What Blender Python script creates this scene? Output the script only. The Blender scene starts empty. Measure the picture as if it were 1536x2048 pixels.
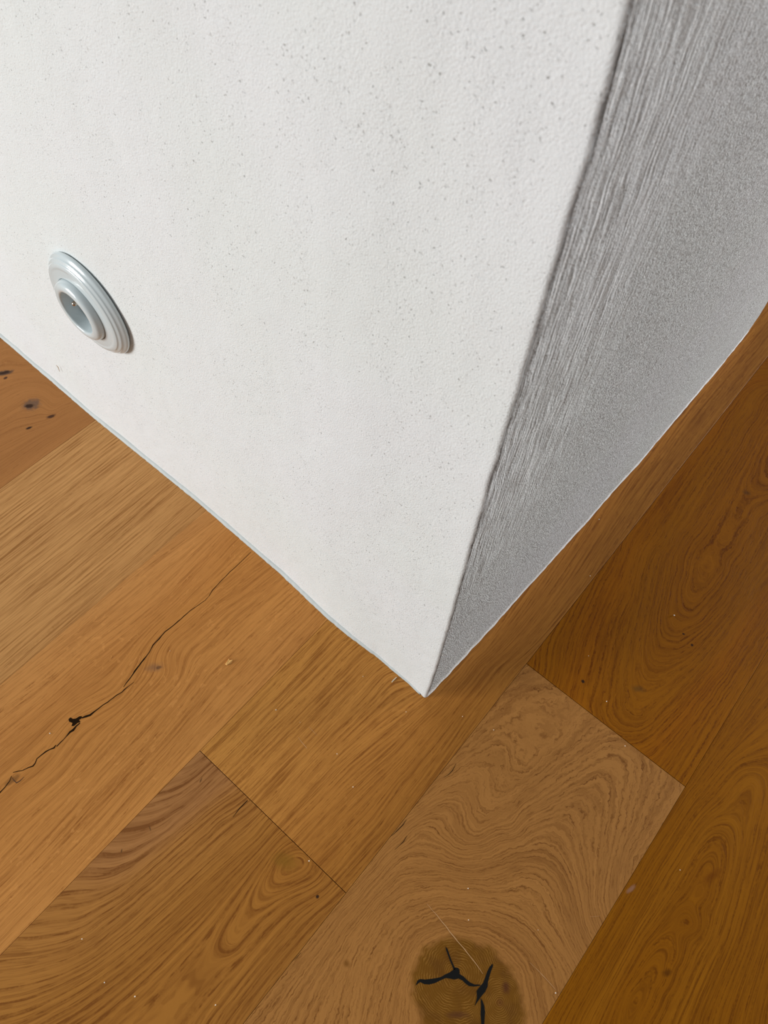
import bpy, bmesh, math, random
import numpy as np
from mathutils import Matrix, Vector, noise

random.seed(7)
sc = bpy.context.scene
C = sc.collection
S = 0.74                       # camera height above the floor in metres; traced data is in multiples of it
W, H, F = 1536, 2048, 1501.458
# ------------------------------------------------------------------ camera
R = np.array([[0.76145939, 0.64633458, 0.04930735],
              [0.57217159, -0.6344384, -0.51971877],
              [-0.30462973, 0.423957, -0.85291335]])       # world axes seen from the camera (x right, y down, z forward)
CAM = np.array([0.12546038, -0.31270523, 1.0]) * S
cam_d = bpy.data.cameras.new('camera')
cam = bpy.data.objects.new('camera', cam_d); C.objects.link(cam)
Rb = np.diag([1, -1, -1]) @ R
M = Matrix([list(r) for r in Rb.T]).to_4x4(); M.translation = Vector(CAM)
cam.matrix_world = M
cam_d.sensor_fit = 'VERTICAL'; cam_d.sensor_height = 36.0
cam_d.lens = F * 36.0 / H
cam_d.clip_start = 0.01
cam_d.dof.use_dof = True
cam_d.dof.focus_distance = 0.72
cam_d.dof.aperture_fstop = 17
sc.camera = cam
# ------------------------------------------------------------------ world, lights, exposure
world = bpy.data.worlds.new('world'); sc.world = world; world.use_nodes = True
bg = world.node_tree.nodes['Background']
bg.inputs[0].default_value = (0.93, 0.96, 0.98, 1); bg.inputs[1].default_value = 0.27

def area(name, loc, target, sx, sy, power, col):
    d = bpy.data.lights.new(name, 'AREA'); d.shape = 'RECTANGLE'; d.size = sx; d.size_y = sy
    d.energy = power; d.color = col
    o = bpy.data.objects.new(name, d); C.objects.link(o); o.location = loc
    o.rotation_euler = (Vector(target) - Vector(loc)).to_track_quat('-Z', 'Y').to_euler()
    return o
area('window_light', (-2.6, -3.1, 0.95), (-0.2, 0, 0.2), 1.6, 1.6, 156, (0.965, 0.995, 1.0))
area('far_window_light', (1.8, 2.9, 0.32), (0, 0.5, 0.15), 0.9, 0.5, 134, (0.99, 0.995, 1.0))
sc.view_settings.view_transform = 'Standard'
sc.view_settings.look = 'None'
sc.view_settings.gamma = 1
sc.view_settings.use_curve_mapping = False
sc.view_settings.exposure = 0.0

# ------------------------------------------------------------------ helpers
def wdir(x, y): return R.T @ np.array([(x - 768) / F, (y - 1024) / F, 1.0])
def fl(x, y):                  # a point of the photograph -> a place on the floor, in units of S
    d = wdir(x, y); c = CAM / S; t = c[2] / -d[2]
    return (c + t * d)[:2]
def flm(x, y): return fl(x, y) * S
def fnoise(x, y, z=0.0): return noise.noise(Vector((x, y, z)))

def obj(name, bm_or_mesh, m=None, parent=None, kind=None, label=None, cat=None, group=None, loc=None):
    if isinstance(bm_or_mesh, bmesh.types.BMesh):
        me = bpy.data.meshes.new(name); bmesh.ops.recalc_face_normals(bm_or_mesh, faces=bm_or_mesh.faces)
        bm_or_mesh.to_mesh(me); bm_or_mesh.free()
    else: me = bm_or_mesh
    o = bpy.data.objects.new(name, me); C.objects.link(o)
    if m and not me.materials: me.materials.append(m)
    if parent: o.parent = parent
    if loc is not None: o.location = loc
    for k, v in (('kind', kind), ('label', label), ('category', cat), ('group', group)):
        if v: o[k] = v
    return o
def smooth(o):
    for p in o.data.polygons: p.use_smooth = True

class NT:
    """small wrapper for building node trees"""
    def __init__(s, name):
        s.m = bpy.data.materials.new(name); s.m.use_nodes = True
        s.t = s.m.node_tree; s.b = s.t.nodes['Principled BSDF']
    def n(s, typ, **kw):
        n = s.t.nodes.new(typ)
        for k, v in kw.items(): setattr(n, k, v)
        return n
    def put(s, sock, v):
        if isinstance(v, bpy.types.NodeSocket): s.t.links.new(v, sock)
        else: sock.default_value = v
    def math(s, op, a, b=0.0, c=0.0, clamp=False):
        n = s.n('ShaderNodeMath', operation=op, use_clamp=clamp)
        s.put(n.inputs[0], a); s.put(n.inputs[1], b); s.put(n.inputs[2], c)
        return n.outputs[0]
    def noise(s, vec, scale=1.0, detail=2.0, rough=0.5, dist=0.0, dims='3D'):
        n = s.n('ShaderNodeTexNoise', noise_dimensions=dims)
        s.put(n.inputs['Vector'], vec); n.inputs['Scale'].default_value = scale
        n.inputs['Detail'].default_value = detail; n.inputs['Roughness'].default_value = rough
        n.inputs['Distortion'].default_value = dist
        return n.outputs[0]
    def sstep(s, v, lo, hi, a=0.0, b=1.0):
        n = s.n('ShaderNodeMapRange', interpolation_type='SMOOTHSTEP')
        s.put(n.inputs[0], v); s.put(n.inputs[1], lo); s.put(n.inputs[2], hi)
        s.put(n.inputs[3], a); s.put(n.inputs[4], b)
        return n.outputs[0]
    def comb(s, x, y, z=0.0):
        n = s.n('ShaderNodeCombineXYZ'); s.put(n.inputs[0], x); s.put(n.inputs[1], y); s.put(n.inputs[2], z)
        return n.outputs[0]
    def mix(s, fac, a, b, mode='MIX'):
        n = s.n('ShaderNodeMix', data_type='RGBA', blend_type=mode)
        s.put(n.inputs[0], fac)
        for i, v in ((6, a), (7, b)):
            s.put(n.inputs[i], v if isinstance(v, bpy.types.NodeSocket) or len(v) == 4 else (*v, 1))
        return n.outputs[2]
    def bump(s, h, strength, dist, normal=None):
        n = s.n('ShaderNodeBump'); s.put(n.inputs['Height'], h)
        n.inputs['Strength'].default_value = strength; n.inputs['Distance'].default_value = dist
        if normal: s.t.links.new(normal, n.inputs['Normal'])
        return n.outputs[0]

def plain(name, col, rough=0.5, metal=0.0, coat=0.0):
    t = NT(name); t.b.inputs['Base Color'].default_value = (*col, 1)
    t.b.inputs['Roughness'].default_value = rough; t.b.inputs['Metallic'].default_value = metal
    t.b.inputs['Coat Weight'].default_value = coat
    return t.m

# ------------------------------------------------------------------ wood: grain follows the mesh attribute "grain" (across, along)
def wood(name, base, ring=(0.0042, 0.5), fibre=0.5, pore=0.5, dark=(0.52, 0.42, 0.30), seed=0.0, tone=(),
         spots=(), fleck=0.0, knot=None, rough=0.47, wig=0.0, spec=0.15, wander=0.006, brkn=1.0):
    t = NT(name)
    at = t.n('ShaderNodeAttribute', attribute_name='grain')
    sp = t.n('ShaderNodeSeparateXYZ'); t.put(sp.inputs[0], at.outputs['Vector'])
    g, u = sp.outputs[0], sp.outputs[1]
    geo = t.n('ShaderNodeNewGeometry'); P = geo.outputs['Position']
    g0 = g
    # small wander of the grain
    w1 = t.noise(t.comb(t.math('MULTIPLY', g, 22), t.math('MULTIPLY', u, 5), seed), 1, 2)
    g = t.math('ADD', g, t.math('MULTIPLY', t.math('SUBTRACT', w1, 0.5), wander))
    if wig:
        w2 = t.noise(P, 170, 2, 0.6)
        g = t.math('ADD', g, t.math('MULTIPLY', t.math('SUBTRACT', w2, 0.5), wig))
    broad = t.noise(t.comb(t.math('MULTIPLY', g, 38), t.math('MULTIPLY', u, 2.2), seed + 3), 1, 2)
    fib = t.noise(t.comb(t.math('MULTIPLY', g, 430), t.math('MULTIPLY', u, 9), seed + 7), 1, 3, 0.65)
    fine = t.noise(t.comb(t.math('MULTIPLY', g, 1500), t.math('MULTIPLY', u, 34), seed + 9), 1, 2, 0.6)
    por = t.noise(t.comb(t.math('MULTIPLY', g, 1150), t.math('MULTIPLY', u, 62), seed + 11), 1, 1)
    # growth rings: a dark pore line fading into the late wood
    warp = t.noise(t.comb(t.math('MULTIPLY', g, 60), t.math('MULTIPLY', u, 1.2), seed + 5), 1, 1)
    ph = t.math('ADD', t.math('DIVIDE', g, ring[0]), t.math('MULTIPLY', warp, 3.2))
    fr = t.math('FRACT', ph)
    rl = t.math('MULTIPLY', t.sstep(fr, 0.0, 0.08), t.sstep(fr, 0.10, 0.55, 1.0, 0.0))
    brk = t.noise(t.comb(t.math('MULTIPLY', g, 700), t.math('MULTIPLY', u, 110), seed + 15), 1, 2, 0.7)
    brk = t.math('ADD', t.math('MULTIPLY', t.sstep(brk, 0.40, 0.60), 0.75), 0.25)
    brk = t.math('MULTIPLY', brk, t.math('ADD', 0.3, t.math('MULTIPLY', t.sstep(t.noise(P, 330, 2, 0.6), 0.38, 0.58), 0.7)))
    rl = t.math('MULTIPLY', rl, t.math('ADD', 1.0 - brkn, t.math('MULTIPLY', brk, brkn)))
    rl = t.math('MULTIPLY', rl, t.sstep(t.noise(t.comb(t.math('FLOOR', ph), t.math('MULTIPLY', u, 6), seed), 1, 2), 0.30, 0.62))
    porm = t.math('MULTIPLY', t.sstep(por, 0.55, 0.64), t.math('ADD', t.math('MULTIPLY', rl, 0.8), 0.35))
    d = t.math('MULTIPLY', rl, ring[1])
    d = t.math('ADD', d, t.math('MULTIPLY', t.sstep(fib, 0.42, 0.72), fibre))
    d = t.math('ADD', d, t.math('MULTIPLY', t.math('SUBTRACT', fine, 0.45), fibre * 1.5))
    d = t.math('ADD', d, t.math('MULTIPLY', porm, pore))
    d = t.math('ADD', d, t.math('MULTIPLY', t.math('SUBTRACT', broad, 0.5), 0.75))
    d = t.math('ADD', d, 0.02, clamp=True)
    darkc = tuple(b * k for b, k in zip(base, dark))
    col = t.mix(d, base, darkc)
    light = tuple(min(1, b * k) for b, k in zip(base, (1.14, 1.16, 1.22)))
    col = t.mix(t.math('MULTIPLY', t.sstep(fib, 0.44, 0.24), 0.6), col, light)
    if tone:                                   # colour bands of the board: list of (across in S units, multiplier)
        lo, hi = tone[0][0], tone[-1][0]
        mr = t.n('ShaderNodeMapRange'); t.put(mr.inputs[0], t.math('ADD', g0, t.math('MULTIPLY', t.math('SUBTRACT', w1, 0.5), 0.02)))
        mr.inputs[1].default_value = lo * S; mr.inputs[2].default_value = hi * S
        cr = t.n('ShaderNodeValToRGB'); t.put(cr.inputs[0], mr.outputs[0]); el = cr.color_ramp.elements
        while len(el) < len(tone): el.new(0.5)
        for e, (p, c) in zip(el, tone): e.position = (p - lo) / (hi - lo); e.color = (*[v / 2 for v in c], 1)
        col = t.mix(1.0, col, t.mix(1.0, cr.outputs[0], (2, 2, 2), 'MULTIPLY'), 'MULTIPLY')
    if fleck:                                  # pale medullary flecks
        f1 = t.noise(t.comb(t.math('MULTIPLY', g, 260), t.math('MULTIPLY', u, 120), seed + 20), 1, 2, 0.5, 0.8)
        f2 = t.noise(P, 14, 1)
        col = t.mix(t.math('MULTIPLY', t.math('MULTIPLY', t.sstep(f1, 0.60, 0.68), t.sstep(f2, 0.45, 0.6)), fleck), col,
                    tuple(min(1, b * k) for b, k in zip(base, (1.3, 1.35, 1.5))))
    px = t.n('ShaderNodeSeparateXYZ'); t.put(px.inputs[0], P)
    dn = t.noise(P, 210, 2)
    dn2 = t.noise(P, 60, 2)
    def ell(cx, cy, rx, ry, ang, n_amp=0.5):
        dx = t.math('SUBTRACT', px.outputs[0], cx); dy = t.math('SUBTRACT', px.outputs[1], cy)
        ca, sa = math.cos(ang), math.sin(ang)
        a = t.math('DIVIDE', t.math('ADD', t.math('MULTIPLY', dx, ca), t.math('MULTIPLY', dy, sa)), rx)
        b = t.math('DIVIDE', t.math('SUBTRACT', t.math('MULTIPLY', dy, ca), t.math('MULTIPLY', dx, sa)), ry)
        r = t.math('SQRT', t.math('ADD', t.math('MULTIPLY', a, a), t.math('MULTIPLY', b, b)))
        return t.math('ADD', r, t.math('MULTIPLY', t.math('SUBTRACT', dn, 0.5), n_amp))
    if knot:
        (ax, ay), (bx, by), (kx, ky, krx, kry, kang) = knot
        m = t.sstep(t.math('ADD', ell(kx, ky, krx, kry, kang, 0.12), t.math('MULTIPLY', t.math('SUBTRACT', dn2, 0.5), 0.3)), 0.86, 1.05, 1.0, 0.0)
        r1 = ell(ax, ay, 1.0, 1.0, 0, 0.0006); r2 = ell(bx, by, 1.0, 1.0, 0, 0.0006)
        r2b = t.math('MULTIPLY', r2, 1.25)
        r = t.math('MINIMUM', r1, r2b)
        rn = t.math('ADD', t.math('MULTIPLY', r, 1 / 0.0019), t.math('MULTIPLY', t.math('ADD', dn2, t.math('MULTIPLY', dn, 0.25)), 4.0))
        wv = t.math('SINE', t.math('MULTIPLY', rn, 6.283))
        kn = t.mix(t.math('MULTIPLY', t.sstep(wv, 0.1, 1.0), t.sstep(t.noise(P, 95, 2), 0.38, 0.62, 0.15, 0.85)), (0.20, 0.078, 0.005), (0.36, 0.165, 0.028))
        kn = t.mix(t.math('MULTIPLY', t.sstep(dn2, 0.45, 0.7), 0.45), kn, (0.12, 0.040, 0.004))
        kn = t.mix(t.sstep(r, 0.0, 0.006, 0.5, 0.0), kn, (0.13, 0.035, 0.01))
        col = t.mix(m, col, kn)
    for (cx, cy, rx, ry, ang, c, soft) in spots:
        m = t.sstep(ell(cx, cy, rx, ry, ang, 0.9), 1.0 - soft, 1.0 + soft * 0.4, 1.0, 0.0)
        col = t.mix(t.math('MULTIPLY', m, c[3] if len(c) > 3 else 1.0), col, c[:3])
    t.put(t.b.inputs['Base Color'], col)
    t.put(t.b.inputs['Roughness'], t.math('ADD', t.math('MULTIPLY', fine, 0.12), rough - 0.06))
    t.b.inputs['Specular IOR Level'].default_value = spec
    hgt = t.math('SUBTRACT', t.math('MULTIPLY', fib, 0.5), t.math('MULTIPLY', porm, 1.0))
    t.put(t.b.inputs['Normal'], t.bump(hgt, 0.25, 0.0004))
    return t.m

# thin plate spline through traced grain lines
def tps(pts, vals, q, lam=1e-6):
    pts = np.array(pts, float); n = len(pts)
    def U(r2): return np.where(r2 > 0, 0.5 * r2 * np.log(np.maximum(r2, 1e-20)), 0)
    K = U(((pts[:, None] - pts[None]) ** 2).sum(-1)) + lam * np.eye(n)
    Pm = np.c_[np.ones(n), pts]
    A = np.zeros((n + 3, n + 3)); A[:n, :n] = K; A[:n, n:] = Pm; A[n:, :n] = Pm.T
    s = np.linalg.solve(A, np.r_[vals, 0, 0, 0])
    out = np.empty(len(q))
    for i in range(0, len(q), 4000):
        qq = q[i:i + 4000]
        out[i:i + 4000] = U(((qq[:, None] - pts[None]) ** 2).sum(-1)) @ s[:n] + s[n] + qq @ s[n + 1:]
    return out

def grain_field(lines, straight=(), lam=6e-5):
    """lines: list of (value, [(px, py), ...]) traced in the photograph; straight: extra (x, y, value) in S units"""
    P_, V_ = [], []
    for v, pl in lines:
        for a, b in zip(pl[:-1], pl[1:]):
            a = np.array(a, float); b = np.array(b, float)
            k = max(1, int(np.linalg.norm(b - a) / 40))
            for i in range(k):
                P_.append(fl(*(a + (b - a) * i / k))); V_.append(v)
        P_.append(fl(*pl[-1])); V_.append(v)
    for x, y, v in straight: P_.append((x, y)); V_.append(v)
    P_ = np.array(P_); V_ = np.array(V_)
    return lambda q: tps(P_, V_, q, lam)

# ------------------------------------------------------------------ floor
sub = bmesh.new()
bmesh.ops.create_cube(sub, size=1, matrix=Matrix.Translation((0, 0, -0.0245)) @ Matrix.Diagonal((12, 12, 0.02, 1)))
floor = obj('floor', sub, plain('oak_subfloor', (0.30, 0.13, 0.035), 0.8), kind='structure')

GAP = 0.00016                   # half the width of a joint, metres
def plank(x0, x1, y0, y1, mat, field=None, fine=None, label=None, gap_end=0.0005, bev=0.00035):
    """one board; x across, y along, in S units.  fine=(ya, yb, step) is the closely meshed stretch"""
    X0, X1, Y0, Y1 = x0 * S + GAP, x1 * S - GAP, y0 * S + gap_end / 2, y1 * S - gap_end / 2
    st = 0.0026 if field else 0.03
    nx = max(2, int((X1 - X0) / st))
    xs = list(np.linspace(X0 + bev, X1 - bev, nx + 1))
    if field:
        ya, yb = max(Y0 + bev, fine[0] * S), min(Y1 - bev, fine[1] * S)
        ys = ([] if ya - Y0 < 0.01 else [Y0 + bev]) + list(np.linspace(ya, yb, int((yb - ya) / st) + 1)) + ([] if Y1 - yb < 0.01 else [Y1 - bev])
    else: ys = list(np.linspace(Y0 + bev, Y1 - bev, 12))
    xs = [X0] + xs + [X1]; ys = [Y0] + ys + [Y1]
    XX, YY = np.meshgrid(xs, ys); nX, nY = len(xs), len(ys)
    ZZ = np.zeros_like(XX); ZZ[0] = ZZ[-1] = -bev * 0.8; ZZ[:, 0] = ZZ[:, -1] = -bev * 0.45
    ZZ[0, :] = ZZ[-1, :] = -bev * 0.9
    top = np.stack([XX, YY, ZZ], -1).reshape(-1, 3)
    idx = np.arange(nX * nY).reshape(nY, nX)
    f = np.stack([idx[:-1, :-1], idx[:-1, 1:], idx[1:, 1:], idx[1:, :-1]], -1).reshape(-1, 4).tolist()
    ring = list(idx[0, :]) + list(idx[1:, -1]) + list(idx[-1, -2::-1]) + list(idx[-2:0:-1, 0])
    n0 = len(top); low = top[ring].copy(); low[:, 2] = -0.0145
    k = len(ring)
    for i in range(k):
        j = (i + 1) % k; f.append([ring[j], ring[i], n0 + i, n0 + j])
    f.append([n0 + i for i in range(k)][::-1])
    v = np.vstack([top, low])
    me = bpy.data.meshes.new('plank'); me.from_pydata(v.tolist(), [], f); me.update()
    q = v[:, :2] / S
    g = field(q) if field else q[:, 0] + 0.004 * np.sin(q[:, 1] * 3.1 + x0 * 9)
    a = me.attributes.new('grain', 'FLOAT_VECTOR', 'POINT')
    a.data.foreach_set('vector', np.c_[g * S, v[:, 1], np.zeros(len(v))].ravel())
    me.materials.append(mat)
    return obj('plank', me, parent=floor, label=label)

LB, LC, LD, LE, LF, LG = -0.7005, -0.4375, -0.1748, 0.0784, 0.3311, 0.584   # long joints

# --- grain of the big-knot board
knot_lines = [
 (.000, [(815,2048),(822,1960),(848,1895),(900,1868),(960,1880),(1010,1915),(1040,1960),(1052,2048)]),
 (.020, [(770,2048),(790,1960),(820,1885),(870,1850),(930,1850),(1000,1868),(1045,1900),(1075,1960),(1085,2010)]),
 (.040, [(725,2048),(745,1960),(780,1880),(830,1830),(880,1810),(960,1815),(1010,1830),(1060,1860),(1090,1900),(1118,1960)]),
 (.055, [(690,2048),(717,1921),(760,1850),(810,1800),(850,1790),(920,1793),(1000,1800),(1050,1815),(1080,1850),(1110,1890),(1140,1935)]),
 (.070, [(655,2000),(700,1900),(745,1830),(790,1785),(844,1765),(898,1762),(1000,1772),(1040,1760),(1075,1768),(1100,1800),(1120,1850),(1150,1910)]),
 (.085, [(640,1960),(690,1870),(740,1810),(790,1757),(840,1742),(890,1745),(950,1755),(1000,1745),(1060,1731),(1084,1737),(1110,1760),(1130,1810),(1160,1890)]),
 (.100, [(630,1935),(700,1835),(760,1765),(800,1725),(840,1714),(880,1722),(920,1735),(960,1735),(1010,1718),(1060,1705),(1100,1710),(1130,1745),(1150,1800),(1170,1870)]),
 (.115, [(700,1815),(770,1735),(800,1705),(850,1690),(890,1700),(920,1715),(960,1712),(1010,1690),(1060,1670),(1110,1660),(1140,1700),(1160,1760),(1178,1850)]),
 (.130, [(720,1780),(790,1700),(830,1660),(850,1652),(880,1670),(910,1695),(950,1695),(1000,1675),(1050,1650),(1110,1620),(1150,1605),(1170,1650),(1180,1730),(1186,1820)]),
 (.142, [(800,1680),(850,1635),(885,1630),(900,1655),(920,1680),(949,1688),(1010,1665),(1078,1618),(1148,1575),(1200,1560),(1215,1600),(1205,1700),(1195,1800)]),
 (.152, [(830,1640),(880,1610),(912,1610),(925,1640),(940,1670),(961,1672),(1024,1650),(1078,1605),(1148,1560),(1200,1530),(1241,1525),(1244,1560),(1235,1640),(1215,1740)]),
 (.162, [(840,1625),(905,1587),(930,1590),(936,1605),(950,1650),(1000,1630),(1060,1590),(1130,1540),(1200,1495),(1260,1500),(1275,1550),(1255,1650),(1225,1750)]),
 (.172, [(870,1590),(905,1565),(946,1552),(965,1560),(962,1585),(970,1615),(1010,1605),(1060,1570),(1130,1520),(1200,1470)]),
 (.172, [(1310,1560),(1280,1640),(1250,1700)]),
 (.182, [(905,1550),(950,1520),(1009,1507),(1008,1525),(990,1560),(1000,1580),(1050,1555),(1120,1500),(1180,1440)]),
 (.182, [(1340,1580),(1300,1650),(1260,1720)]),
 (.192, [(950,1500),(1010,1465),(1050,1438),(1075,1432),(1060,1470),(1030,1510),(1050,1530),(1110,1480),(1150,1420)])]
f_knot = grain_field(knot_lines, [(.2, -.8, .0), (.085, -.8, .1), (.33, -.8, .1)])
# --- arched board at the lower left
arch = [
 (-.170, [(347,1555),(383,1544),(410,1522)]),
 (-.163, [(303,1601),(355,1585),(396,1555),(415,1535)]),
 (-.157, [(279,1627),(320,1618),(355,1601),(399,1566),(424,1541)]),
 (-.150, [(246,1659),(290,1652),(328,1637),(383,1600),(432,1551)]),
 (-.144, [(221,1689),(268,1683),(323,1659),(375,1620),(441,1557)]),
 (-.138, [(208,1702),(246,1704),(287,1689),(342,1660),(390,1618),(450,1562)]),
 (-.132, [(189,1732),(219,1732),(262,1718),(314,1688),(383,1632),(460,1568)]),
 (-.126, [(164,1757),(213,1754),(252,1737),(301,1702),(400,1622),(470,1575)]),
 (-.119, [(137,1793),(175,1790),(208,1782),(260,1757),(314,1712),(400,1637)]),
 (-.112, [(82,1834),(137,1831),(178,1820),(232,1790),(262,1767),(360,1680)]),
 (-.106, [(49,1864),(115,1855),(178,1840),(240,1800),(300,1750),(400,1662)]),
 (-.099, [(30,1894),(63,1896),(131,1880),(175,1861),(227,1825),(298,1768),(410,1671)]),
 (-.092, [(16,1924),(63,1918),(123,1902),(164,1882),(246,1817),(328,1745),(440,1646)]),
 (-.084, [(0,1948),(68,1935),(137,1918),(191,1887),(256,1832),(340,1755),(450,1660)]),
 (-.075, [(0,1970),(71,1957),(137,1938),(191,1908),(273,1842),(400,1725),(480,1652)]),
 (-.066, [(0,1995),(55,1984),(109,1965),(191,1925),(260,1872),(400,1745),(490,1666)]),
 (-.057, [(0,2022),(55,2012),(109,1990),(174,1955),(270,1880),(420,1745),(505,1672)]),
 (-.040, [(60,2048),(150,2000),(250,1930),(350,1840),(450,1745),(525,1676)]),
 (-.015, [(200,2048),(300,1960),(411,1845),(500,1740),(548,1686)]),
 (-.005, [(300,2040),(380,1950),(411,1905),(466,1820),(530,1725),(556,1690)]),
 (.004, [(470,1880),(480,1845),(491,1821),(503,1785),(536,1738),(566,1695)]),
 (.004, [(470,1880),(510,1835),(550,1800),(605,1775),(633,1760)]),
 (.014, [(555,1722),(540,1752),(536,1768),(550,1770),(590,1752),(620,1742)]),
 (.020, [(575,1722),(563,1740),(570,1747),(590,1740),(605,1730)]),
 (-.005, [(380,2000),(450,1920),(522,1850),(577,1805),(645,1772)]),
 (-.018, [(420,2048),(520,1920),(600,1830),(665,1778)]),
 (-.032, [(455,2048),(560,1920),(640,1830),(680,1790)])]
f_arch = grain_field(arch, [(-.17, -.8, -.02), (0.0, -.8, .06)], 4e-4)
# --- flame figure on the dark board along the grey wall
E2 = [
 (.260, [(1408,1089),(1385,1136),(1376,1180),(1392,1193),(1417,1174),(1446,1133),(1500,1040)]),
 (.248, [(1390,1080),(1366,1150),(1357,1206),(1370,1232),(1392,1228),(1423,1190),(1460,1130),(1515,1040)]),
 (.238, [(1370,1090),(1344,1190),(1338,1234),(1354,1260),(1379,1250),(1414,1221),(1446,1183),(1520,1060)]),
 (.229, [(1350,1110),(1328,1211),(1325,1262),(1344,1276),(1370,1269),(1408,1247),(1450,1200)]),
 (.220, [(1335,1130),(1313,1240),(1313,1294),(1335,1300),(1363,1299),(1390,1278),(1435,1234),(1490,1150)]),
 (.211, [(1320,1150),(1300,1253),(1299,1318),(1319,1330),(1344,1326),(1395,1295),(1450,1232)]),
 (.201, [(1300,1180),(1278,1290),(1275,1360),(1290,1377),(1328,1364),(1392,1315),(1430,1275),(1490,1195)]),
 (.190, [(1280,1200),(1252,1316),(1240,1411),(1262,1440),(1285,1440),(1319,1405),(1382,1348),(1446,1275),(1500,1200)]),
 (.180, [(1240,1240),(1215,1350),(1205,1430)]),
 (.165, [(1200,1250),(1180,1330),(1160,1400)]),
 (.145, [(1200,1160),(1150,1270),(1125,1375)]),
 (.110, [(1200,1080),(1130,1200),(1085,1290),(1080,1340)]),
 (.090, [(1300,900),(1150,1120),(1060,1270)]),
 (.175, [(1300,1470),(1350,1420),(1420,1340),(1500,1220)]),
 (.155, [(1325,1490),(1380,1430),(1450,1340),(1536,1200)]),
 (.130, [(1350,1530),(1420,1420),(1536,1240)]),
 (.115, [(1368,1560),(1440,1440),(1536,1285)])]
E2 += [(.266, [(1425,1120),(1450,1050),(1490,960),(1536,870)]), (.205, [(1340,1090),(1400,990),(1470,880),(1536,780)]),
 (.150, [(1250,1070),(1340,940),(1440,800)]), (.225, [(1500,1130),(1545,1050)])]
f_flame = grain_field(E2, [(.09, .9, .09), (.32, .9, .115), (.2, .9, .22), (.2, 1.3, .24), (.09, 1.3, .09), (.32, 1.3, .115)])
# --- cathedral figure on the right hand board
F1 = [
 (.474, [(1262,2000),(1275,1985),(1270,2020),(1262,2048)]),
 (.445, [(1200,2048),(1284,1880),(1348,1800),(1383,1749),(1415,1700),(1432,1682),(1441,1710),(1430,1760),(1400,1820),(1377,1880),(1330,1990),(1300,2048)]),
 (.456, [(1420,1740),(1405,1790)]),
 (.463, [(1385,1850),(1350,1920)]),
 (.469, [(1320,1960),(1295,2000)]),
 (.420, [(1190,2020),(1270,1870),(1330,1770),(1391,1672),(1444,1620),(1471,1590),(1503,1558),(1514,1566),(1506,1620),(1493,1680),(1470,1770),(1440,1880),(1400,1970),(1370,2048)]),
 (.400, [(1160,2030),(1250,1870),(1320,1740),(1380,1645),(1458,1555),(1500,1532),(1545,1530),(1545,1620),(1515,1750),(1480,1870),(1430,1990)]),
 (.378, [(1140,2030),(1220,1880),(1310,1720),(1380,1610),(1460,1515),(1536,1450)]),
 (.360, [(1120,2030),(1200,1880),(1290,1720),(1380,1580),(1470,1460),(1536,1375)]),
 (.345, [(1100,2044),(1190,1880),(1280,1725),(1380,1568),(1470,1430),(1536,1330)]),
 (.375, [(1536,1780),(1500,1900),(1450,2030)]),
 (.350, [(1536,1870),(1490,2020)])]
f_cath = grain_field(F1, [(.34, -.5, .34), (.34, .6, .34), (.45, .6, .44), (.58, .6, .36), (.58, -.1, .30)], 3e-4)
# --- cracked board: straight with a small swirl beside the crack
crack_g = [
 (-.300, [(0,1600),(80,1530),(150,1445),(240,1395),(282,1340),(320,1270),(400,1195),(500,1105)]),
 (-.272, [(40,1640),(130,1560),(200,1480),(290,1390),(330,1345),(325,1318),(345,1280),(430,1205),(535,1125)]),
 (-.245, [(20,1740),(150,1600),(260,1480),(345,1385),(380,1320),(470,1235),(570,1155)]),
 (-.215, [(30,1800),(200,1620),(330,1480),(420,1370),(500,1290),(610,1190)]),
 (-.190, [(30,1855),(200,1680),(330,1540),(480,1380),(635,1215)]),
 (-.340, [(0,1500),(120,1400),(250,1290),(350,1200),(470,1075)]),
 (-.385, [(0,1400),(150,1280),(300,1150),(440,1040)]),
 (-.425, [(0,1320),(150,1200),(300,1090),(415,1010)])]
f_crack = grain_field(crack_g, [(-.3, -.9, -.3), (-.43, -.9, -.43), (-.18, -.9, -.18)])
# --- knotty board at the far left
A_g = [
 (-.940, [(0,720),(20,712),(40,722)]),
 (-.900, [(0,790),(50,770),(90,772),(115,790)]),
 (-.870, [(0,830),(30,812),(60,795),(90,800),(108,815),(118,812)]),
 (-.850, [(0,850),(35,830),(60,828),(85,820),(120,812),(140,808)]),
 (-.820, [(0,880),(50,858),(100,842),(150,815)]),
 (-.780, [(0,915),(70,875),(130,840),(165,825)]),
 (-.735, [(0,950),(90,885),(175,836)])]
f_a = grain_field(A_g, [(-.72, -.2, -.72), (-.72, .2, -.72), (-.95, -.2, -.95)])
# --- middle board with a gentle bend beside the column's corner
D_g = [
 (-.165, [(415,1500),(530,1385),(665,1250)]),
 (-.120, [(470,1560),(600,1430),(725,1305)]),
 (-.070, [(530,1615),(660,1480),(780,1355)]),
 (-.030, [(580,1665),(700,1540),(820,1440),(880,1385),(960,1300)]),
 (.005, [(620,1705),(720,1600),(810,1510),(850,1460),(890,1420),(960,1330)]),
 (.030, [(650,1740),(740,1640),(800,1560),(870,1480),(920,1415),(990,1330)]),
 (.055, [(680,1765),(770,1665),(850,1560),(940,1440),(1020,1335)])]
f_d = grain_field(D_g, [(-.165, .5, -.165), (.0, .6, .0), (.06, .6, .06), (.06, 1.2, .06), (-.16, 1.2, -.16)])

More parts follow.
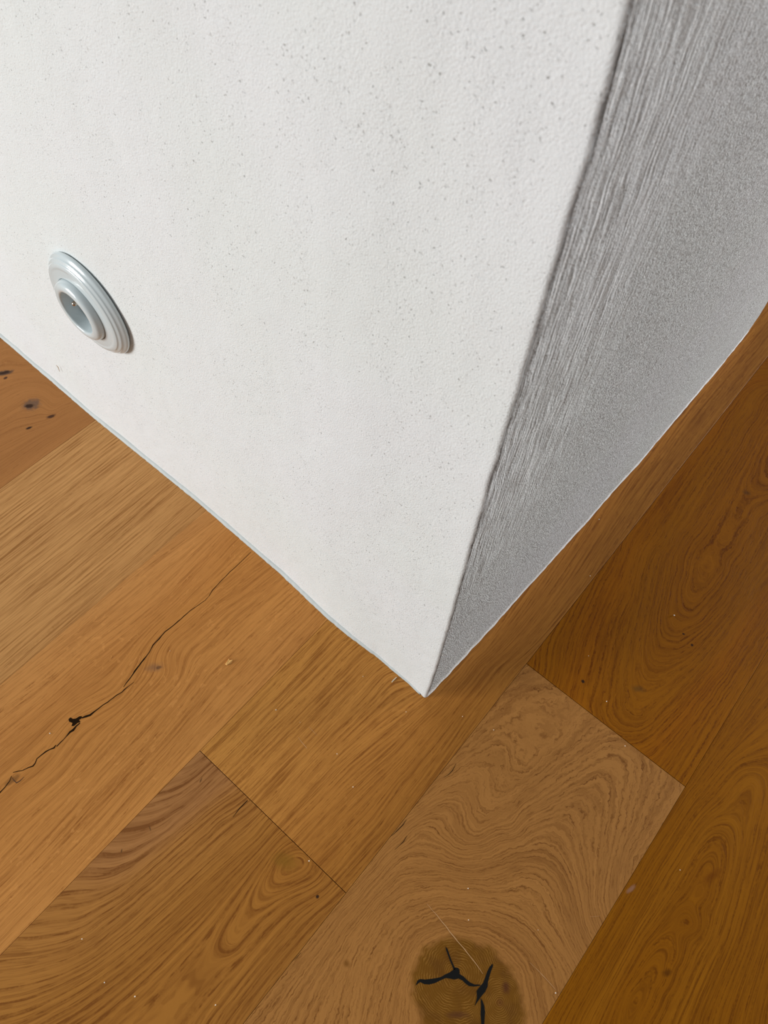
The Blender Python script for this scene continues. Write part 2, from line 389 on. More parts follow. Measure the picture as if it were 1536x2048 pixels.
def spot(px, py, rx, ry, ang, c, soft=0.5):
    x, y = flm(px, py); return (x, y, rx, ry, ang, c, soft)
BRN = (0.045, 0.018, 0.008)
H_ = math.pi / 2
base_l = (0.43, 0.205, 0.068)
m_a = wood('oak_knotty', (0.44, 0.185, 0.052), (0.006, 0.35), 0.35, 0.25, seed=1, spots=[
    spot(8, 746, .012, .0045, 1.1, (0.10, 0.055, 0.035)), spot(10, 745, .008, .0022, 1.1, BRN), spot(11, 756, .003, .002, H_, (0.10, 0.04, 0.02)),
    spot(63, 809, .012, .010, 1.0, (0.19, 0.10, 0.055)), spot(59, 812, .006, .0032, 0.9, BRN), spot(102, 833, .006, .0028, 1.2, (0.08, 0.03, 0.012)),
    spot(58, 856, .0045, .0018, 1.2, BRN)])
m_b = wood('oak_striped', (0.62, 0.315, 0.108), (0.006, 0.25), 0.85, 0.25, seed=2, tone=((-.70, (1, 1, 1)), (-.6, (1.02, 1.02, 1.02)), (-.53, (1.0, .99, .96)), (-.44, (.97, .93, .86))))
m_c = wood('oak_smooth', (0.60, 0.260, 0.064), (0.009, 0.2), 0.55, 0.5, seed=3, fleck=0.35,
    tone=((-.44, (1.03, 1.10, 1.40)), (-.395, (1.03, 1.06, 1.2)), (-.35, (1.01, .98, .98)), (-.30, (.97, .93, .86)), (-.27, (1, .97, .92)), (-.2, (1.03, 1.02, 1.0))), spots=[
    spot(308, 1335, .010, .005, 0.9, (0.27, 0.125, 0.055, 0.7), 0.9), spot(318, 1335, .003, .002, 0.9, (0.17, 0.075, 0.03, 0.8)),
    spot(25, 1560, .008, .003, 1.4, (0.2, 0.08, 0.02, 0.7))])
m_d1 = wood('oak_middle', (0.56, 0.248, 0.052), (0.005, 0.45), 0.75, 0.7, seed=4, fleck=0.15,
    tone=((-.175, (1.05, 1.04, 1.0)), (-.07, (1.0, .97, .92)), (-.03, (.93, .86, .76)), (.02, (.83, .74, .58)), (.05, (.78, .70, .52)), (.08, (.74, .66, .48))))
m_d2 = wood('oak_arched', (0.45, 0.190, 0.034), (0.0052, 0.95), 0.6, 0.8, wander=0.003, brkn=0.55, seed=5,
    tone=((-.18, (.93, .98, 1.75)), (-.14, (.96, 1.0, 1.7)), (-.115, (1.02, 1.03, 1.25)), (-.05, (1.0, .98, .95)), (0.0, (.98, .93, .82)), (.06, (1.0, .92, .75))), spots=[
    spot(569, 1722, .013, .008, 0.4, (0.25, 0.115, 0.010, 0.7), 0.95), spot(635, 1793, .0016, .0016, 0, BRN), spot(402, 1560, .0028, .0008, -1.2, (0.10,0.04,0.012,.8), .7),
    spot(300, 1657, .0026, .0006, -.4, (0.09,0.04,0.012,.8), .7), spot(243, 1702, .0018, .0007, -.9, (0.09,0.04,0.012,.8), .7)])
m_e1 = wood('oak_big_knot', (0.47, 0.205, 0.050), (0.0036, 0.65), 0.48, 1.0, dark=(0.50, 0.42, 0.32), seed=6, wig=0.0042, rough=0.5,
    knot=(flm(912, 1948), flm(1000, 2005), (*flm(935, 1990), .050, .042, 0.25)), spots=[
    spot(693, 1928, .0035, .003, 0, (0.20, 0.072, 0.008, .75), .9), spot(1012, 1975, .004, .005, 0.4, (0.10, 0.028, 0.01, 0.8), 0.9),
    spot(915, 2030, .010, .003, 0.7, (0.12, 0.04, 0.012, 0.8), 0.9)])
m_e2 = wood('oak_flame', (0.345, 0.115, 0.0030), (0.0046, 0.85), 0.62, 0.7, dark=(0.52, 0.42, 0.25), seed=7, wig=0.002, wander=0.003, spec=0.09,
    tone=((.08, (1.05, 1.0, .95)), (.12, (1.0, 1.0, .8)), (.16, (1.05, 1.0, 1.0)), (.19, (.98, 1.0, 1.25)), (.26, (1.05, 1.05, 1.3))), spots=[
    spot(1232, 1034, .004, .003, 0.8, BRN), spot(1497, 666, .003, .0015, 1.0, (0.05, 0.02, 0.01)), spot(1384, 1290, .0018, .0018, 0, BRN), spot(1367, 1268, .0018, .0012, 0, BRN),
    spot(1493, 985, .006, .004, 0.4, (0.14, 0.05, 0.01, 0.8), 0.9), spot(1166, 1363, .002, .002, 0, BRN), spot(1276, 1378, .008, .004, .6, (0.16, 0.07, 0.012, 0.7), 0.9)])
m_f1 = wood('oak_cathedral', (0.345, 0.118, 0.0028), (0.0062, 0.95), 0.75, 0.7, dark=(0.58, 0.50, 0.28), seed=8, wander=0.0015, spec=0.09,
    tone=((.33, (1, 1, 1)), (.40, (1, 1, .95)), (.43, (1.10, 1.14, 1.7)), (.46, (.95, .92, .8)), (.5, (1, 1, 1))), spots=[
    spot(1425, 1752, .014, .004, 1.2, (0.20, 0.055, 0.001, 0.7), 0.9), spot(1334, 1946, .005, .003, 1.0, (0.12, 0.035, 0.001, 0.8), 0.9),
    spot(1262, 1778, .006, .002, 1.3, (0.36, 0.18, 0.11, 0.8), 0.7)])
m_g = wood('oak_plain', (0.34, 0.15, 0.04), (0.005, 0.5), 0.5, 0.4, seed=9)

A0 = LB - 0.2627               # left edge of the knotty board
P = {}
P['a0'] = plank(A0 - .2627, A0, -1.6, 2.4, m_g)
P['a'] = plank(A0, LB, -0.9, 1.6, m_a, f_a, (-.35, .03), label='reddish oak plank with small dark knots')
P['b'] = plank(LB, LC + 0.0002, -1.4, 1.3, m_b, label='pale oak plank with fine straight stripes')
P['c'] = plank(LC - 0.0002, LD, -1.1, 1.7, m_c, f_crack, (-.75, .02), label='oak plank with a long dark crack')
P['d2'] = plank(LD, LE, -2.0, -.2508, m_d2, f_arch, (-.62, -.24), label='brown oak plank with arched growth rings')
P['d1'] = plank(LD, LE, -.2508, 2.0, m_d1, f_d, (-.26, .75), label='oak plank under the corner of the wall')
P['e1'] = plank(LE, LF, -1.9, .1285, m_e1, f_knot, (-.62, .14), label='pale oak plank with a large black split knot')
P['e2'] = plank(LE, LF, .1285, 2.4, m_e2, f_flame, (.12, 1.3), label='dark oak plank with flame shaped grain')
P['f1'] = plank(LF, LG, -1.2, 1.9, m_f1, f_cath, (-.3, .7), label='dark oak plank with cathedral grain')
P['g'] = plank(LG, LG + .253, -1.7, 1.2, m_g)
P['h'] = plank(LG + .253, LG + .506, -1.4, 2.0, m_g)

# ---- cracks, knot filler: thin inlays of their own, pressed into the board
m_crack = plain('dark_crack', (0.020, 0.009, 0.003), 0.9)
m_crack.node_tree.nodes['Principled BSDF'].inputs['Specular IOR Level'].default_value = 0.05
m_fill = plain('black_filler', (0.005, 0.0045, 0.004), 0.7)
m_fill.node_tree.nodes['Principled BSDF'].inputs['Specular IOR Level'].default_value = 0.2
m_scr = plain('pale_scratch', (0.62, 0.36, 0.16), 0.5)
def inlay(name, poly_px, mat, parent, top=0.00012, label=None):
    bm = bmesh.new()
    t = [bm.verts.new((*flm(*p), top)) for p in poly_px]
    b = [bm.verts.new((*flm(*p), -0.002)) for p in poly_px]
    n = len(t)
    ft = bm.faces.new(t); bm.faces.new(b[::-1])
    for i in range(n): bm.faces.new((t[i], b[i], b[(i + 1) % n], t[(i + 1) % n]))
    bmesh.ops.triangulate(bm, faces=[f for f in bm.faces if len(f.verts) > 4])
    return obj(name, bm, mat, parent, label=label)
def strip(name, pts, mat, parent, top=0.00012):
    """a thin ragged inlay along a traced line, built as a strip of quads"""
    o = ribbon_px(pts); n = len(o) // 2; L = o[:n]; Rr = o[n:][::-1]
    bm = bmesh.new()
    rows = [[bm.verts.new((*flm(*p), z)) for p in (a, b) for z in (top, -0.002)] for a, b in zip(L, Rr)]
    for r, q in zip(rows[:-1], rows[1:]):
        bm.faces.new((r[0], r[2], q[2], q[0])); bm.faces.new((r[0], q[0], q[1], r[1]))
        bm.faces.new((r[2], r[3], q[3], q[2])); bm.faces.new((r[1], q[1], q[3], r[3]))
    bm.faces.new((rows[0][0], rows[0][1], rows[0][3], rows[0][2]))
    bm.faces.new((rows[-1][0], rows[-1][2], rows[-1][3], rows[-1][1]))
    return obj(name, bm, mat, parent)
def ribbon_px(pts):
    """pts: (x, y, half width) along a line in the photograph -> closed outline"""
    # refine with jitter so that the edge is ragged
    P2 = []
    for (a, b) in zip(pts[:-1], pts[1:]):
        d = math.hypot(b[0] - a[0], b[1] - a[1]); k = max(1, int(d / 7))
        for i in range(k):
            s = i / k
            P2.append([a[j] + (b[j] - a[j]) * s for j in range(3)])
    P2.append(list(pts[-1]))
    L, Rr = [], []
    for i, (x, y, w) in enumerate(P2):
        a = P2[max(0, i - 1)]; b = P2[min(len(P2) - 1, i + 1)]
        dx, dy = b[0] - a[0], b[1] - a[1]; n = math.hypot(dx, dy) or 1
        j = random.uniform(-.35, .35) if 0 < i < len(P2) - 1 else 0
        w1, w2 = w * random.uniform(.5, 1.0), w * random.uniform(.5, 1.0)
        x += -dy / n * j; y += dx / n * j
        L.append((x - dy / n * w1, y + dx / n * w1)); Rr.append((x + dy / n * w2, y - dx / n * w2))
    return L + Rr[::-1]
c_ = P['c']
strip('crack', [(502,1104,.4),(494,1112,.6),(480,1125,.7),(466,1138,.7),(445,1159,.8),(425,1180,.8),(418,1192,.6)], m_crack, c_)
strip('crack', [(419,1191,.3),(410,1201,.5),(398,1209,.6),(380,1222,.7),(362,1238,.8),(345,1252,1.1),(330,1263,1.2),(318,1278,1.2),(306,1290,1.1),(298,1305,.9),(288,1318,1.4),(278,1331,1.5),(270,1342,1.6),(262,1354,1.6),(252,1366,1.3),(247,1374,.6)], m_crack, c_)
strip('crack', [(268,1364,.3),(255,1374,.9),(244,1384,1.2),(232,1391,1.0),(215,1404,1.0),(198,1416,1.1),(188,1424,1.6),(180,1430,2.0),(172,1433,2.2),(164,1436,1.6)], m_crack, c_)
inlay('crack', [(137,1438),(141,1435),(146,1438),(152,1437),(158,1433),(163,1432),(164,1436),(158,1440),(161,1444),(155,1446),(148,1452),(143,1452),(145,1446),(138,1443)], m_crack, c_)
strip('crack', [(160,1446,1.4),(152,1452,2.2),(146,1460,2.4),(140,1464,1.8),(132,1474,1.0),(122,1484,.9),(113,1493,.9)], m_crack, c_)
strip('crack', [(112,1490,.8),(108,1496,1.6),(100,1499,1.2),(92,1503,1.5),(82,1511,1.2),(74,1518,1.0),(70,1526,1.2),(66,1532,1.6),(56,1536,1.1),(45,1541,1.1),(35,1543,1.0),(26,1545,.6)], m_crack, c_)
strip('crack', [(23,1552,.4),(19,1562,.9),(10,1574,1.0),(0,1585,1.2),(-10,1596,1.0)], m_crack, c_)
strip('crack', [(48,1554,.3),(40,1562,1.0),(33,1566,1.4),(27,1560,.8),(24,1555,.3)], plain('brown_crack', (0.07, 0.028, 0.01), 0.8), c_)
strip('crack', [(495,1601,1.2),(488,1608,1.1),(480,1616,.9),(473,1625,.7),(466,1634,.3)], m_crack, P['d2'])
for pl in ([(813,1639,.2),(806,1650,.8),(797,1659,.9),(788,1668,.6),(783,1672,.2)],
           [(814,1671,.2),(807,1683,.8),(800,1690,.5),(790,1699,.2)],
           [(912,1527,.2),(905,1541,.7),(897,1549,.6),(888,1555,.2)],
           [(602,1905,.2),(594,1914,.6),(588,1921,.2)]):
    strip('crack', pl, m_crack, P['e1'])
e1 = P['e1']
inlay('knot_filler', [(831,1971),(835,1961),(840,1958),(850,1959),(868,1957),(882,1954),(890,1949),(899,1945),(906,1940),(911,1935),(916,1936),(919,1940),(919,1948),(927,1953),(933,1959),(940,1965),(949,1969),(958,1969),(962,1971),(948,1973),(938,1972),(931,1967),(925,1961),(917,1957),(908,1959),(899,1957),(891,1956),(880,1961),(870,1966),(858,1969),(848,1968),(840,1964)], m_fill, e1, label='black filler in the split of the knot')
inlay('knot_filler', [(891,1893),(895,1898),(899,1910),(903,1921),(908,1932),(911,1938),(907,1940),(904,1931),(899,1919),(895,1908),(892,1900)], m_fill, e1, label='black filler in the split of the knot')
inlay('knot_filler', [(949,2012),(952,2003),(954,1994),(953,1982),(959,1974),(966,1966),(970,1956),(974,1944),(979,1934),(985,1927),(986,1932),(982,1942),(979,1952),(976,1963),(975,1973),(970,1984),(963,1992),(960,1996),(956,2002)], m_fill, e1, label='black filler in the split of the knot')
inlay('knot_filler', [(961,1996),(965,2002),(968,2010),(970,2022),(969,2036),(968,2056),(963,2056),(962,2040),(961,2026),(962,2012)], m_fill, e1, label='black filler in the split of the knot')
strip('scratch', [(854,1808,.3),(880,1838,.8),(905,1870,1.1),(930,1900,1.1),(955,1932,.7),(966,1948,.3)], m_scr, e1)
strip('scratch', [(1060,1925,.2),(1085,1950,.7),(1112,1980,.3)], m_scr, e1)
strip('scratch', [(1178,1834,.1),(1190,1833,.4),(1200,1832,.1)], m_scr, e1)
strip('scratch', [(596,1474,.2),(603,1484,.8),(614,1497,.3)], m_scr, P['d1'])
strip('scratch', [(617,1453,.1),(626,1462,.35),(634,1471,.1)], m_scr, P['d1'])

# ------------------------------------------------------------------ walls of the column
def plaster(name, dark_side):
    t = NT(name)
    geo = t.n('ShaderNodeNewGeometry'); P_ = geo.outputs['Position']
    s = t.n('ShaderNodeSeparateXYZ'); t.put(s.inputs[0], P_)
    x, y, z = s.outputs
    blot = t.noise(P_, 6, 1)
    col = t.mix(t.sstep(blot, 0.35, 0.65), (0.755, 0.780, 0.772), (0.768, 0.783, 0.792))
    base_smooth = t.sstep(t.math('ADD', z, t.math('MULTIPLY', t.noise(P_, 60, 2), 0.012)), 0.012, 0.030)      # smooth band by the floor
    if not dark_side:
        fine = t.noise(P_, 900, 3, 0.65)
        mid = t.noise(P_, 120, 2)
        v = t.n('ShaderNodeTexVoronoi'); v.inputs['Scale'].default_value = 680
        dv = t.n('ShaderNodeVectorMath', operation='ADD'); t.put(dv.inputs[0], P_)
        sc_ = t.n('ShaderNodeVectorMath', operation='SCALE'); nn = t.n('ShaderNodeTexNoise'); nn.inputs['Scale'].default_value = 700
        t.put(nn.inputs['Vector'], P_); t.put(sc_.inputs[0], nn.outputs['Color']); sc_.inputs['Scale'].default_value = 0.0035
        t.put(dv.inputs[1], sc_.outputs[0]); t.put(v.inputs['Vector'], dv.outputs[0])
        cw = t.n('ShaderNodeSeparateColor'); t.put(cw.inputs[0], v.outputs['Color'])
        rad = t.math('MULTIPLY', t.math('POWER', cw.outputs[0], 2.0), 0.32)
        rad = t.math('ADD', rad, 0.06)
        pit = t.math('MULTIPLY', t.sstep(v.outputs['Distance'], t.math('MULTIPLY', rad, 0.5), rad, 1.0, 0.0), t.sstep(cw.outputs[1], 0.45, 0.95))
        pit = t.math('MULTIPLY', pit, t.sstep(z, 0.01, 0.10, 0.45, 1.0))
        col = t.mix(t.math('MULTIPLY', pit, 0.85), col, (0.28, 0.27, 0.24))  # shade inside the pits, put into the colour
        hgt = t.math('SUBTRACT', t.math('ADD', t.math('MULTIPLY', fine, 1.1), t.math('MULTIPLY', mid, 0.35)), pit)
        nrm = t.bump(hgt, 0.8, 0.0007)
    else:
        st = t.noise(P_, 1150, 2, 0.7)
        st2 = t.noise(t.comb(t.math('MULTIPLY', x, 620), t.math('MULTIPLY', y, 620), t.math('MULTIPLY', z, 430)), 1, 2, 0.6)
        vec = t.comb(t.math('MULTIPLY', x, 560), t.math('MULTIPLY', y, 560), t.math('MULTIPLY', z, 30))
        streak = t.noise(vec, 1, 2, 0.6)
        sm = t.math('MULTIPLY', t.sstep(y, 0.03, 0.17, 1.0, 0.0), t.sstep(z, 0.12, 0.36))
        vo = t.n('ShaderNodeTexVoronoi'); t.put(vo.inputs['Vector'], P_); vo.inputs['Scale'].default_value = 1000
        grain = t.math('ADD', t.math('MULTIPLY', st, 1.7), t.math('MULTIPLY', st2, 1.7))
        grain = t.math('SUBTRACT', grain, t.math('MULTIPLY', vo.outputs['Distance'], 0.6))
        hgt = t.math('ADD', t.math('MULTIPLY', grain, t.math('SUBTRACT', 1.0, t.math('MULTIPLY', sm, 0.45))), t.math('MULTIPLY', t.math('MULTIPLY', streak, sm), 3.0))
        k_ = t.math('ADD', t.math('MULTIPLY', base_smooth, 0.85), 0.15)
        # relief shading put into the colour: dark hollows, bright crests
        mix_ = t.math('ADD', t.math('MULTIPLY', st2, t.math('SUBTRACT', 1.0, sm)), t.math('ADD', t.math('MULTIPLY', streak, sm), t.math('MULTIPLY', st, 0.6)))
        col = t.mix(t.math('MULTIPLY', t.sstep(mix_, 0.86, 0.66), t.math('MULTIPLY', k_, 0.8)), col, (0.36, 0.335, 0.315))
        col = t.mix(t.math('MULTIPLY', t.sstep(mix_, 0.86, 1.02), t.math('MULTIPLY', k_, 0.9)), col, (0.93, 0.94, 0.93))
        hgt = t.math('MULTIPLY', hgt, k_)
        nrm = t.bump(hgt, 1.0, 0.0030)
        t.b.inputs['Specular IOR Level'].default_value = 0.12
    t.put(t.b.inputs['Base Color'], col)
    t.b.inputs['Roughness'].default_value = 0.82 if not dark_side else 0.7
    t.put(t.b.inputs['Normal'], nrm)
    return t.m
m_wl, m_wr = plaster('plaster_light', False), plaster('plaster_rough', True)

# foot lines of the two faces, traced (S units)
LWX = [-2.2, -.9667, -.7017, -.4513, -.2765, -.1753, -.1325, -.0886, -.0259, -.0068]; LWY = [.006, .0053, .0009, .0034, -.0003, -.0070, -.0066, -.0037, -.0042, -.0052]
RWY = [0, .0127, .0469, .1007, .1587, .2836, .5416, .8303, .9576, 1.0]; RWX = [.0032, .0039, .0058, .0086, .0108, .0149, .0222, .0243, .0229, .0229]
RC = 0.0032                     # radius of the plaster corner, metres
YEND = 0.9576 * S
def zlist(step, zmax_fine):
    return [0.0, 0.0012, 0.003, 0.006, 0.009] + list(np.arange(0.012, zmax_fine, step)) + [zmax_fine + .15, 1.2, 2.0, 2.5]
def ycorr(x):   return np.interp(x / S, LWX, LWY) * S
def xcorr(y):   return np.interp(y / S, RWY, RWX) * S
zs = zlist(0.0045, 0.78)
def corner_x(z):                # the arris leans a little
    return np.interp(z / S, [0, .11, .51, .78, .86, 3], [0.0032, 0.0042, -0.0005, -0.0012, -0.003, -0.003]) * S
def foot(z): return math.exp(-z / 0.02)
def left_pt(x, z):
    yc = ycorr(x) * (0.35 + 0.65 * math.exp(-z / 0.06))
    yc += 0.0009 * fnoise(x * 14, z * 14, 1) + 0.00035 * fnoise(x * 70, z * 70, 2)
    # eased foot of the plaster
    yc += 0.0040 * (0.3 + 0.7 * math.exp(-z / 0.06)) * np.interp(x / S, [-1, -.5, -.2, -.03, 0], [1, 1, .9, .35, .05])      # the sealant bead stands in front of it
    return yc
def right_pt(y, z):
    xc = xcorr(y) - xcorr(0) * 1.0
    xc += 0.0008 * fnoise(y * 16, z * 16, 5) + 0.0004 * fnoise(y * 80, z * 80, 6)
    xc += 0.0006 * fnoise(y * 120, 3.3, 8) * math.exp(-z / 0.01)
    return xc
def surf(name, cols, mat, closed_back):
    """cols: list of columns of points; builds a solid: front sheet plus a plain back"""
    nC, nZ = len(cols), len(cols[0])
    v = [p for c in cols for p in c]
    f = []
    for i in range(nC - 1):
        for j in range(nZ - 1):
            a = i * nZ + j
            f.append((a, a + nZ, a + nZ + 1, a + 1))
    nfront = len(f)
    n0 = len(v)
    back = closed_back                       # polygon (x, y) from the last column back to the first
    zt = cols[0][-1][2]
    v += [(x, y, 0.0) for x, y in back] + [(x, y, zt) for x, y in back]
    nb = len(back)
    # skirts: last column -> back[0], back..., back[-1] -> first column
    def colidx(i): return [i * nZ + j for j in range(nZ)]
    f.append(tuple(colidx(nC - 1)) [::-1] + (n0, n0 + nb))
    for i in range(nb - 1): f.append((n0 + i, n0 + i + 1, n0 + nb + i + 1, n0 + nb + i))
    f.append(tuple(colidx(0)) + (n0 + 2 * nb - 1, n0 + nb - 1))
    f.append(tuple(i * nZ + nZ - 1 for i in range(nC)) + tuple(n0 + nb + i for i in range(nb)))
    f.append(tuple(i * nZ for i in range(nC))[::-1] + tuple(n0 + i for i in range(nb))[::-1])
    me = bpy.data.meshes.new(name); me.from_pydata(v, [], f); me.update()
    o = obj(name, me, mat, kind='structure')
    for p in me.polygons[:nfront]: p.use_smooth = True
    return o
def arris(z):
    cx = corner_x(z) + 0.0007 * fnoise(0, z * 40, 9) + 0.0004 * fnoise(0, z * 130, 4)
    return cx
def arc_cols(a0, a1, n):
    out = []
    for k in range(n + 1):
        a = a0 + (a1 - a0) * k / n
        c = []
        for z in zs:
            cx = arris(z); yl = left_pt(-RC, z)
            r = RC
            c.append((cx - r + r * math.sin(a), yl + r - r * math.cos(a), z))
        out.append(c)
    return out
mid = math.radians(50)
xs = list(np.linspace(-1.6, -0.8, 8)) + list(np.arange(-0.795, -0.012, 0.0045)) + [-0.009, -0.0065]
colsL = []
for x in xs:
    c = []
    for z in zs:
        xx = x + (arris(z) if x > -0.01 else arris(z) * math.exp((x + 0.01) * 20))
        c.append((xx, float(left_pt(x, z)), z))
    colsL.append(c)
colsL += arc_cols(0.0, mid, 6)
wall_left = surf('wall_left', colsL, m_wl, [(-0.06, 0.06), (-1.6, 0.06)])
ys = [0.0065, 0.009] + list(np.arange(0.012, YEND - 0.012, 0.0045))
colsR = arc_cols(mid, math.pi / 2, 6)
for y in ys:
    c = []
    for z in zs:
        yl = left_pt(-RC, z)
        c.append((float(arris(z) + right_pt(y, z)), y + yl * math.exp(-y * 30), z))
    colsR.append(c)
re = 0.010
for k in range(1, 9):                           # far rounded corner, then the hidden end face
    a = (math.pi / 2) * k / 8
    c = []
    for z in zs:
        x0 = float(arris(z) + right_pt(YEND - 0.012, z))
        c.append((x0 - re + re * math.cos(a), YEND - re + re * math.sin(a), z))
    colsR.append(c)
colsR = [[(x, y, max(z, 0.0008)) for x, y, z in c] for c in colsR]
for c in colsR: c[1] = (c[1][0], c[1][1], 0.0018)
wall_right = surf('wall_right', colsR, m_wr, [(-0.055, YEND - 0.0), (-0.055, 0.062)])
bmb = bmesh.new()
bmesh.ops.create_cube(bmb, size=1, matrix=Matrix.Translation((-0.84, YEND - 0.03, 1.25)) @ Matrix.Diagonal((1.56, 0.055, 2.5, 1)))
obj('wall_back', bmb, m_wl, kind='structure')

bead = bmesh.new(); prev = None
for x in list(np.arange(-1.58, -0.004, 0.0022)):
    yc = ycorr(x) + 0.0003 + 0.0005 * fnoise(x * 260, 0, 3) + 0.0004 * fnoise(x * 60, 1, 3)
    h = 0.0052 + 0.0018 * fnoise(x * 30, 4, 4)
    row = [bead.verts.new(p) for p in ((x, yc - 0.0002, 0.0), (x, yc - 0.0002, 0.0008), (x, yc + 0.0016, h * .45), (x, yc + 0.0046, h * .8), (x, yc + 0.012, h * .8), (x, yc + 0.012, 0.0))]
    if prev:
        for k in range(6): bead.faces.new((prev[k], prev[(k + 1) % 6], row[(k + 1) % 6], row[k]))
    else: bead.faces.new(row[::-1])
    prev = row
bead.faces.new(prev)
smooth(obj('trim_1', bead, plain('pale_grey_sealant', (0.52, 0.545, 0.53), 0.6), kind='structure'))

# ------------------------------------------------------------------ wall socket
cx, cz = -0.5603 * S, 0.3435 * S
sock = bpy.data.objects.new('wall_socket', None); C.objects.link(sock)
sock.location = (cx, 0.0015, cz)
sock['label'] = 'round glossy white power socket with stepped rim on the pale plaster wall'
sock['category'] = 'wall socket'
m_por = plain('glazed_porcelain', (0.61, 0.675, 0.69), 0.2, coat=0.3)
m_rec = plain('socket_plastic', (0.50, 0.56, 0.58), 0.35)
def lathe(prof, n=96):
    """prof: (radius, height off the wall) ; axis is -Y"""
    bm = bmesh.new(); rings = []
    for r, h in prof:
        if r < 1e-6: rings.append([bm.verts.new((0, -h, 0))])
        else: rings.append([bm.verts.new((r * math.cos(2 * math.pi * i / n), -h, r * math.sin(2 * math.pi * i / n))) for i in range(n)])
    for a, b in zip(rings[:-1], rings[1:]):
        for i in range(n):
            j = (i + 1) % n
            if len(a) == 1: bm.faces.new((a[0], b[i], b[j]))
            elif len(b) == 1: bm.faces.new((a[i], b[0], a[j]))
            else: bm.faces.new((a[i], b[i], b[j], a[j]))
    for f in bm.faces: f.smooth = True
    return bm
def fil(pts, n=4):
    """round the inner vertices of a profile: (r, h, fillet)"""
    out = []
    for i, p in enumerate(pts):
        rad = p[2] if len(p) > 2 else 0
        if rad == 0 or i in (0, len(pts) - 1): out.append(p[:2]); continue
        a = Vector(pts[i - 1][:2]) - Vector(p[:2]); b = Vector(pts[i + 1][:2]) - Vector(p[:2])
        la, lb = min(rad, a.length * .48), min(rad, b.length * .48)
        p0 = Vector(p[:2]) + a.normalized() * la; p2 = Vector(p[:2]) + b.normalized() * lb
        for k in range(n + 1):
            s = k / n
            q = p0 * (1 - s) ** 2 + Vector(p[:2]) * 2 * s * (1 - s) + p2 * s * s
            out.append((q.x, q.y))
    return out
Rr = 0.0675 * S
obj('frame', lathe(fil([(0.020, 0.0005), (Rr - .0015, 0.0005), (Rr, 0.0015, .0008), (Rr, 0.0040, .0028), (Rr - .0030, 0.0062, .0016), (Rr - .0036, 0.0075, .001),
                        (Rr - .0062, 0.0088, .0016), (Rr - .0068, 0.0098, .001), (Rr - .0098, 0.0108, .0022), (Rr - .012, 0.0104, .001),
                        (0.0300, 0.0112, .0006), (0.0296, 0.0095), (0.020, 0.0095)])), m_por, sock, label='glazed white frame with stepped rim')
ins = obj('socket_insert', lathe(fil([(0.0, 0.0030), (0.0290, 0.0030), (0.0295, 0.0120, .002), (0.0280, 0.0165, .0030), (0.0240, 0.0182, .0025), (0.0210, 0.0178, .0014), (0.0200, 0.0165, .0008),
                        (0.0198, 0.0042, .0008), (0.0, 0.0042)])), m_por, sock, label='raised round rim of the socket')
# recess floor, holes, screw
fl_bm = lathe(fil([(0.0, 0.0041), (0.0195, 0.0041), (0.0195, 0.0052, .0005), (0.0, 0.0052)]), 64)
obj('socket_floor', fl_bm, m_rec, sock, label='grey recessed floor of the socket')
for s in (-1, 1):
    b = lathe([(0.0, 0.0050), (0.0024, 0.0050), (0.0026, 0.0054), (0.0, 0.0054)], 24)
    o = obj('pin_hole', b, plain('dark_hole', (0.01, 0.01, 0.01), 0.6) if s < 0 else bpy.data.materials['dark_hole'], sock, loc=(s * 0.0095, 0, -0.0025))
pin = lathe(fil([(0.0, 0.0050), (0.0022, 0.0050), (0.0022, 0.0158, .0016), (0.0012, 0.0172, .001), (0.0, 0.0175)]), 32)
obj('earth_pin', pin, plain('steel', (0.52, 0.44, 0.36), 0.25, 1.0), sock, label='small rounded metal pin inside the recess', loc=(0, 0, 0.0100))

# ------------------------------------------------------------------ crumbs and splinters on the floor
m_crumb = plain('pale_dust', (0.85, 0.78, 0.66), 0.7)
proto = None
crumbs = [(100,1467,1.5),(340,1302,.8),(552,1420,1.5),(674,1508,1.4),(706,1574,1.5),(726,1353,1.2),(812,1424,1.0),(925,1433,1.0),(618,1722,1.8),
          (936,1777,1.3),(937,1840,1.3),(1111,1986,1.5),(1348,1231,1.9),(1213,1403,1.6),(1177,1312,1.0),(1180,1152,1.2),(1198,1039,1.4),
          (164,1878,1.3),(209,1965,1.3),(270,1993,1.6),(431,2010,1.6),(1360,1740,1.0),(1076,1860,.8),(600,1445,.8),(987,1460,1.1),(1250,1492,1.2),(545,1135,1.1)]
for (px, py, r) in crumbs:
    x, y = flm(px, py)
    d = np.linalg.norm(CAM - np.array([x, y, 0])); rr = r * d / F * 0.8
    if proto is None:
        bm = bmesh.new(); bmesh.ops.create_icosphere(bm, subdivisions=1, radius=1)
        for v in bm.verts: v.co *= random.uniform(.75, 1.15)
        o = proto = obj('dust_crumb', bm, m_crumb)
        o['category'] = 'crumb'; o['group'] = 'dust crumbs scattered on the oak floor'
        o['label'] = 'tiny pale crumb of dust lying on the oak planks'
    else:
        o = proto.copy(); C.objects.link(o)
    o.location = (x, y, rr * .5 + .0001); o.scale = (rr, rr * random.uniform(.7, 1.2), rr * .6); o.rotation_euler = (0, 0, random.uniform(0, 6))
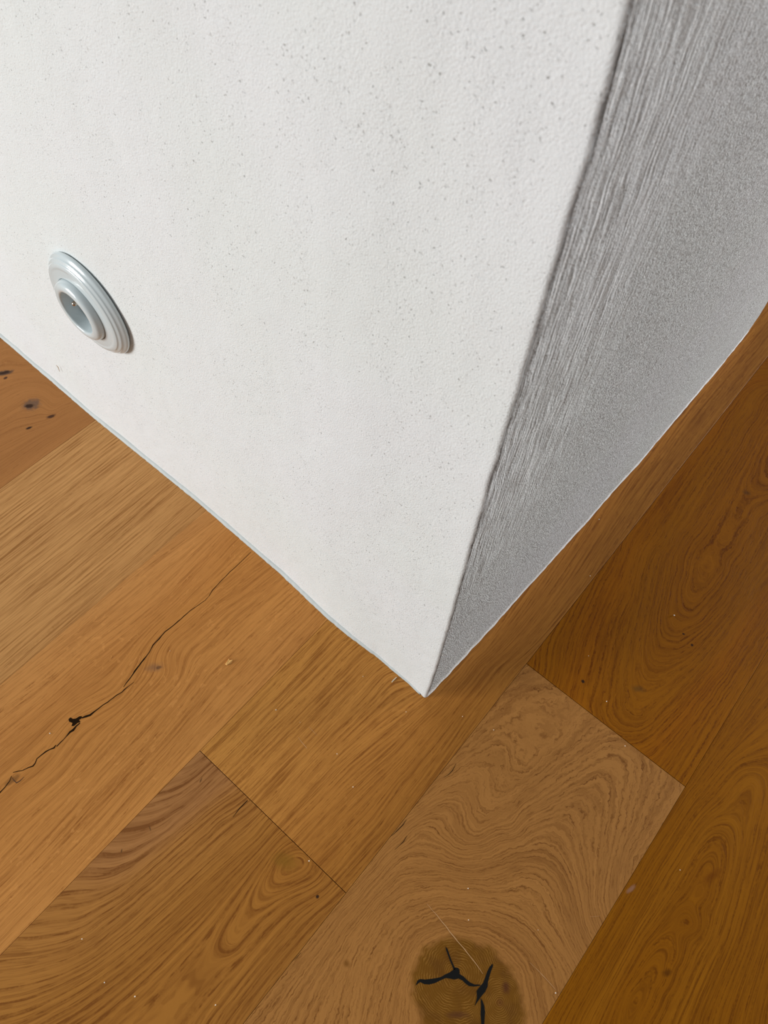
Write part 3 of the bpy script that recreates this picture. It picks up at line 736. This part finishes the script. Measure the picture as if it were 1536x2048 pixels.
def chip(name, poly, th, mat, label, cat, wedge=0.0):
    pts = [flm(*p) for p in poly]; c = np.mean(pts, 0)
    bm = bmesh.new(); n = len(pts)
    b = [bm.verts.new((p[0] - c[0], p[1] - c[1], 0)) for p in pts]
    t = [bm.verts.new(((p[0] - c[0]) * .86, (p[1] - c[1]) * .86, th * (1 + wedge * math.sin(i * 2.1)))) for i, p in enumerate(pts)]
    bm.faces.new(t); bm.faces.new(b[::-1])
    for i in range(n): bm.faces.new((b[i], b[(i + 1) % n], t[(i + 1) % n], t[i]))
    return obj(name, bm, mat, label=label, cat=cat, loc=(c[0], c[1], 0.0002))
m_chip = plain('fresh_wood', (0.85, 0.47, 0.15), 0.7)
m_chip.node_tree.nodes['Principled BSDF'].inputs['Specular IOR Level'].default_value = 0.1
chip('wood_chip', [(450,1329),(455,1323),(457,1317),(460,1321),(467,1320),(462,1327),(454,1331)], .0012, m_chip,
     'small orange wood chip lying on the cracked oak plank', 'wood chip', .4)
chip('plaster_sliver', [(783,1364),(785,1361),(793,1354),(794,1355),(787,1362),(784,1365)], .0009, plain('pale_sliver', (0.85, 0.78, 0.6), 0.7),
     'thin pale sliver on the floor beside the foot of the white wall', 'sliver', .2)

# brown fibre caught on the rough plaster below the socket
def on_left_wall(px, py, y=0.0006):
    d = wdir(px, py); k = (y - CAM[1]) / d[1]; return CAM + k * d
a, b, c = (on_left_wall(*q) for q in ((112.5, 730), (116.5, 735), (119.5, 743)))
bm = bmesh.new(); prev = None
for p, r in ((a, .0002), (b, .0005), (c, .0003)):
    row = [bm.verts.new((p[0] + r * math.cos(k * 2.094) - b[0], p[1] + r * math.sin(k * 2.094) - b[1], p[2] - b[2])) for k in range(3)]
    if prev:
        for k in range(3): bm.faces.new((prev[k], prev[(k + 1) % 3], row[(k + 1) % 3], row[k]))
    else: bm.faces.new(row[::-1])
    prev = row
bm.faces.new(prev)
obj('splinter', bm, plain('brown_splinter', (0.42, 0.30, 0.16), 0.8), label='tiny brown splinter stuck to the pale plaster below the round socket', cat='splinter', loc=tuple(b))
